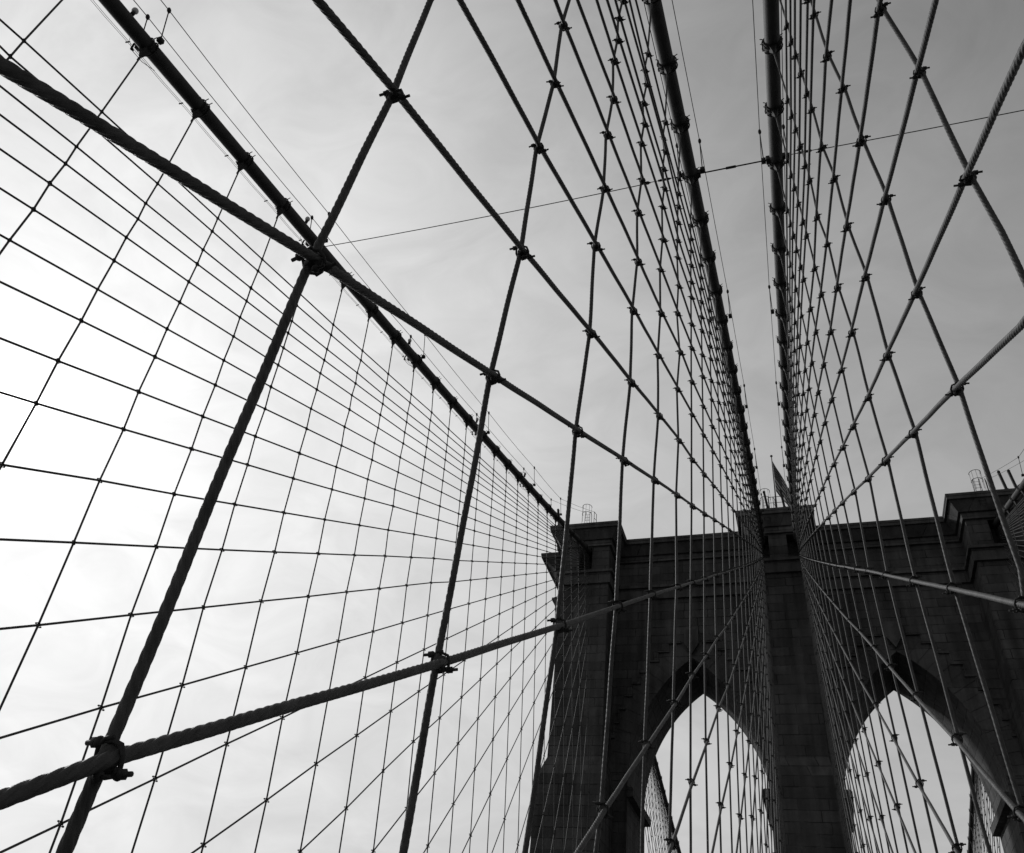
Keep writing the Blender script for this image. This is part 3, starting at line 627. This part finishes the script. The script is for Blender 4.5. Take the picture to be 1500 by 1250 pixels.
# piers
def pier(name, fn, levels):
    V, Fc = loft([(z, fn(d)) for z, d in levels], cap_top=False)
    me = from_arrays(name, V, Fc, M_STONE, False)
    bm = bmesh.new(); bm.from_mesh(me); bmesh.ops.recalc_face_normals(bm, faces=bm.faces)
    bm.to_mesh(me); bm.free()
    return link(name, me, T)
lv = [(-36, 3.2), (-2, 1.6), (-1.9, .75), (24.6, .5), (26.0, 0), (36., 0)]
def centre(d):
    x = XA-AW; q = [(1.7+d*.45, BY+d), (1.7+d*.45, HD+d*.2), (x+d*.02, HD+d*.2)]
    q = q+[(a, -c) for a, c in reversed(q)]; q = q+[(-a, -c) for a, c in q]
    return list(reversed(q))
pier('centre_pier', centre, lv)
for s_ in (-1, 1):
    def outerp(d, s_=s_):
        xi_ = XA+AW
        q = [(xi_-d*.02, HD+d*.2), (14.1-d*.6, HD+d*.2), (14.1-d*.6, BY+d), (18.25+d, BY+d), (18.25+d, HD+d*.9), (18.45+d, HD+d*.9), (18.45+d, 2.3+d), (19.55+d*1.2, 2.3+d)]
        q = q+[(a, -c) for a, c in reversed(q)]
        return [(s_*a, c) for a, c in q]
    pier('outer_pier', outerp, lv)
# arch walls with their soffits
for s_ in (-1, 1):
    V = []; Fc = []; xs = list(-AW*np.cos(np.linspace(0, math.pi, 41)))
    xs = sorted(set([round(x, 5) for x in xs]+[0.]))
    for x in xs:
        z = max(arch_z(x), SPR) if abs(x) < AW else SPR
        for y in (-HD, HD): V += [(s_*XA+x, y, z+ZB), (s_*XA+x, y, 36+ZB)]
    for i in range(len(xs)-1):
        a = i*4; b_ = a+4
        Fc += [(a, b_, b_+1, a+1), (a+2, a+3, b_+3, b_+2), (a, a+2, b_+2, b_)]
    link('arch_wall', from_arrays('arch_wall', V, Fc, M_STONE, False), T)
# voussoirs with stepped backs, keystone, impost ledges
cc = 7.44; RR = AW+cc
for s_ in (-1, 1):
    b = MB(); nv = 15
    for sd in (-1, 1):
        a0, a1 = 0.0, math.acos(cc/RR)
        th = np.linspace(a0, a1, nv+1)
        for k in range(nv):
            t0, t1 = th[k]+.001, th[k+1]-.001
            hgt = 1.75+.18*(k % 2)+.1*math.sin(k*2.3)
            def pt(t, r): return (sd*(-cc+r*math.cos(t)), SPR+r*math.sin(t))
            i0, i1 = pt(t0, RR+.01), pt(t1, RR+.01); e0, e1 = pt(t0, RR+hgt), pt(t1, RR+hgt)
            if k > nv-3: e0 = pt(t0, RR+1.6); e1 = pt(t1, RR+1.5)
            poly = [i0, e0, (e0[0], e1[1]) if sd > 0 else (e0[0], e1[1]), e1, i1]
            poly = [(q[0] if q[0]*sd > .03 else .03*sd, q[1]) for q in poly]
            yf, yb_ = -HD-.03-.02*(k % 2), -HD+.3
            Vp = [(s_*XA+q[0], yf, q[1]+ZB) for q in poly]+[(s_*XA+q[0], yb_, q[1]+ZB) for q in poly]
            n = len(poly); Fp = [tuple(range(n)), tuple(range(2*n-1, n-1, -1))]+[(j, n+j, n+(j+1)%n, (j+1)%n) for j in range(n)]
            b.add(Vp, Fp)
    me = b.mesh('voussoir_ring', M_TRIM)
    bm = bmesh.new(); bm.from_mesh(me); bmesh.ops.recalc_face_normals(bm, faces=bm.faces); bm.to_mesh(me); bm.free()
    link('voussoir_ring', me, T)
    # the courses of the wall end in steps over the arch stones and overhang them a little
    for sd in (-1, 1):
        b = MB()
        th = np.linspace(0, math.acos(cc/RR), 12)
        st = [(-cc+(RR+1.55)*math.cos(q), SPR+(RR+1.55)*math.sin(q)) for q in th[1:]]
        for (xa_, za_), (xb_, zb_) in zip(st[:-1], st[1:]):
            x0_, x1_ = sorted((s_*XA+sd*xa_, s_*XA+sd*max(xb_, .6)))
            if x1_-x0_ < .12: continue
            b.box(x0_-.05, x1_+.05, -HD-.20, -HD+.05, zb_+.02+ZB, zb_+.22+ZB)
            xe = s_*XA+sd*xa_; b.box(min(xe, xe+sd*.10), max(xe, xe+sd*.10), -HD-.12, -HD+.05, za_+.22+ZB, zb_+.02+ZB)
        b.build('stepped_course', M_STONE, T)
    b = MB(); poly = [(-.58, 37.5), (.58, 37.5), (.58, 36.3), (0, 35.35), (-.58, 36.3)]
    n = 5; Vp = [(s_*XA+q[0], -HD-.30, q[1]+ZB) for q in poly]+[(s_*XA+q[0], -HD+.2, q[1]+ZB) for q in poly]
    b.add(Vp, [tuple(range(n-1, -1, -1)), tuple(range(n, 2*n))]+[(j, (j+1)%n, n+(j+1)%n, n+j) for j in range(n)])
    b.build('keystone', M_TRIM, T)
    for sd in (-1, 1):
        xj = s_*XA+sd*AW; b = MB(); w = .48
        xs2 = (xj+sd*.02, xj-sd*w)
        pro = [(xs2[0], 24.9), (xj-sd*(w-.12), 24.9), (xs2[1], 24.78), (xs2[1], 24.2), (xs2[0], 24.18)]
        n = len(pro); Vp = [(q[0], -HD-.22, q[1]+ZB) for q in pro]+[(q[0], HD+.22, q[1]+ZB) for q in pro]
        b.add(Vp, [tuple(range(n)), tuple(range(2*n-1, n-1, -1))]+[(j, n+j, n+(j+1)%n, (j+1)%n) for j in range(n)])
        me = b.mesh('impost', M_STONE); bm = bmesh.new(); bm.from_mesh(me); bmesh.ops.recalc_face_normals(bm, faces=bm.faces); bm.to_mesh(me); bm.free()
        link('impost', me, T)

# ------------------------------------------------------------------ ironwork on the tower roof
def hoop(loc, label):
    root = empty('roof_ladder_cage', loc); tag(root, label, 'ladder cage', 'ladder cages on the tower roof')
    def strip(pts, r=.02): b = MB(); b.tube(pts, r, 6); return b
    for nm, z in (('cage_hoop', 1.8), ('cage_hoop', 1.0)):
        pts = [(.42*math.cos(a), -.1-.42*math.sin(a)*1.1, z) for a in np.linspace(-.35, math.pi+.35, 14)]
        strip(pts, .024).build(nm, M_IRON, root, True)
    b = MB()
    for a in np.linspace(.1, math.pi-.1, 5): b.tube([(.42*math.cos(a), -.1-.46*math.sin(a), .0), (.42*math.cos(a), -.1-.46*math.sin(a), 1.8)], .012, 5)
    b.build('cage_bars', M_IRON, root, True)
    for x in (-.22, .22):
        strip([(x, .1, -1.2), (x, .1, 1.25), (x+.02, .25, 1.5), (x+.05, .6, 1.35), (x+.05, .75, 0)], .02).build('rail', M_IRON, root, True)
    b = MB()
    for z in np.arange(-1., 1.2, .3): b.tube([(-.22, .1, z), (.22, .1, z)], .014, 5)
    b.build('rungs', M_IRON, root, True)
    b = MB(); b.tube([(.62, .1, 0), (.62, .1, 1.35), (.75, .4, 1.25), (.75, .5, 0)], .026, 6); b.tube([(.62, .1, .7), (.75, .45, .62)], .02, 6); b.build('guard_frame', M_IRON, root, True)
YR = YC-7.55
hoop((-16.2, YR, ZT), 'iron ladder cage with hoops on top of the left tower pier')
hoop((15.35, YR-.05, ZT), 'iron ladder cage with hoops on top of the right tower pier')
hoop((-.75, YR, ZT), 'iron ladder cage beside the flagpole on the middle of the tower')
# guard rail
root = empty('guard_rail', (0.05, YR, ZT)); tag(root, 'two-bar iron guard rail below the flag on the tower roof', 'railing')
b = MB(); b.tube([(-.55, 0, 1.25), (.6, 0, 1.25)], .028, 6); b.build('top_bar', M_IRON, root, True)
b = MB(); b.tube([(-.55, 0, .65), (.6, 0, .65)], .024, 6); b.build('middle_bar', M_IRON, root, True)
for x in (-.55, .6):
    b = MB(); b.tube([(x, 0, -.02), (x, 0, 1.28)], .028, 6); b.build('post', M_IRON, root, True)
# rope anchor posts
PW = {(-18.75): 'stout dark post at the outer left corner of the tower roof', -.62: 'stout dark post on the tower roof left of the flagpole', .72: 'stout dark post on the tower roof right of the flagpole', 17.2: 'stout dark post on the right tower pier, left of its twin', 17.9: 'stout dark post on the right tower pier nearest the picture edge'}
for x, lb in PW.items():
    b = MB(); b.box(-.09, .09, -.09, .09, -.02, 1.75); b.box(-.13, .13, -.13, .13, -.015, .08)
    b.add([(-.11, -.11, 1.72), (.11, -.11, 1.72), (.11, .11, 1.72), (-.11, .11, 1.72), (-.05, -.05, 1.86), (.05, -.05, 1.86), (.05, .05, 1.86), (-.05, .05, 1.86)], [(3,2,1,0),(4,5,6,7),(0,1,5,4),(1,2,6,5),(2,3,7,6),(3,0,4,7)])
    o = b.build('anchor_post', M_IRON, loc=(x, YR-.05, ZT)); o.rotation_euler = (.05, -.1, 0)
    tag(o, lb, 'post', 'rope anchor posts on the tower roof')
# flagpole and flag
root = empty('flagpole', (.08, YR+.2, ZT)); tag(root, 'slim flagpole with a ball top on the middle of the tower', 'flagpole')
b = MB(); b.tube([(0, 0, -.02), (.07, 0, 5.75)], [.075, .045], 10); b.build('pole', M_POLE, root, True)
b = MB(); b.ball((.07, 0, 5.82), .12, 10, 8, (1, 1, .8)); b.build('finial', M_IRON, root, True)
mf, t, bs = mat('flag_cloth')
uv = t.nodes.new('ShaderNodeUVMap'); uv.uv_map = 'uv'; s = t.nodes.new('ShaderNodeSeparateXYZ'); L(t, uv.outputs[0], s.inputs[0])
def M2(op, a, b_=None, c_=None):
    n = t.nodes.new('ShaderNodeMath'); n.operation = op
    for i, v in enumerate((a, b_, c_)):
        if v is None: continue
        if isinstance(v, (int, float)): n.inputs[i].default_value = v
        else: L(t, v, n.inputs[i])
    return n.outputs[0]
stripe = M2('GREATER_THAN', M2('MODULO', M2('MULTIPLY', s.outputs[1], 13.), 2.), 1.)     # white where 1
canton = M2('MULTIPLY', M2('LESS_THAN', s.outputs[0], .4), M2('GREATER_THAN', s.outputs[1], 6/13.))
fu = M2('SUBTRACT', M2('FRACT', M2('MULTIPLY', s.outputs[0], 27.5)), .5); fv = M2('SUBTRACT', M2('FRACT', M2('MULTIPLY', s.outputs[1], 18.)), .5)
star = M2('LESS_THAN', M2('ADD', M2('MULTIPLY', fu, fu), M2('MULTIPLY', fv, fv)), .05)
base = M2('MULTIPLY_ADD', stripe, .42, .05)
cval = M2('MULTIPLY_ADD', star, .5, .035)
val = M2('ADD', M2('MULTIPLY', base, M2('SUBTRACT', 1., canton)), M2('MULTIPLY', cval, canton))
cb_ = t.nodes.new('ShaderNodeCombineColor'); [L(t, val, cb_.inputs[i]) for i in range(3)]
L(t, cb_.outputs[0], bs.inputs['Base Color']); bs.inputs['Roughness'].default_value = .8
tr = t.nodes.new('ShaderNodeBsdfTranslucent'); L(t, cb_.outputs[0], tr.inputs[0]); mxs = t.nodes.new('ShaderNodeMixShader'); mxs.inputs[0].default_value = .45
L(t, bs.outputs[0], mxs.inputs[1]); L(t, tr.outputs[0], mxs.inputs[2]); L(t, mxs.outputs[0], t.nodes['Material Output'].inputs[0])
nu, nv = 44, 26; V = []; UV = []
for j in range(nv+1):
    for i in range(nu+1):
        u, v = i/nu, j/nv
        # hoist on the pole; the fly droops down to the right in soft folds
        x = u*1.5+.10*math.sin(u*9+v*2)*u
        z = -(1-v)*3.3 - u*(4.3-1.5*(1-v)) + .12*math.sin(u*7+1)*u
        y = .55*math.sin(u*8.5+v*1.5)*u**.8+.3*u
        V.append((x, y, z)); UV.append((u, v))
Fc = [(j*(nu+1)+i, j*(nu+1)+i+1, (j+1)*(nu+1)+i+1, (j+1)*(nu+1)+i) for j in range(nv) for i in range(nu)]
me = from_arrays('flag', V, Fc, mf, True); ul = me.uv_layers.new(name='uv')
for lp in me.loops: ul.data[lp.index].uv = UV[lp.vertex_index]
fl = link('flag', me, loc=(.20, YR+.2, ZT+5.25)); sol = fl.modifiers.new('s', 'SOLIDIFY'); sol.thickness = .008
tag(fl, 'striped flag with a dark starred canton drooping from the flagpole', 'flag')
print('OBJECTS', len(bpy.data.objects), 'VERTS', sum(len(m_.vertices) for m_ in bpy.data.meshes))
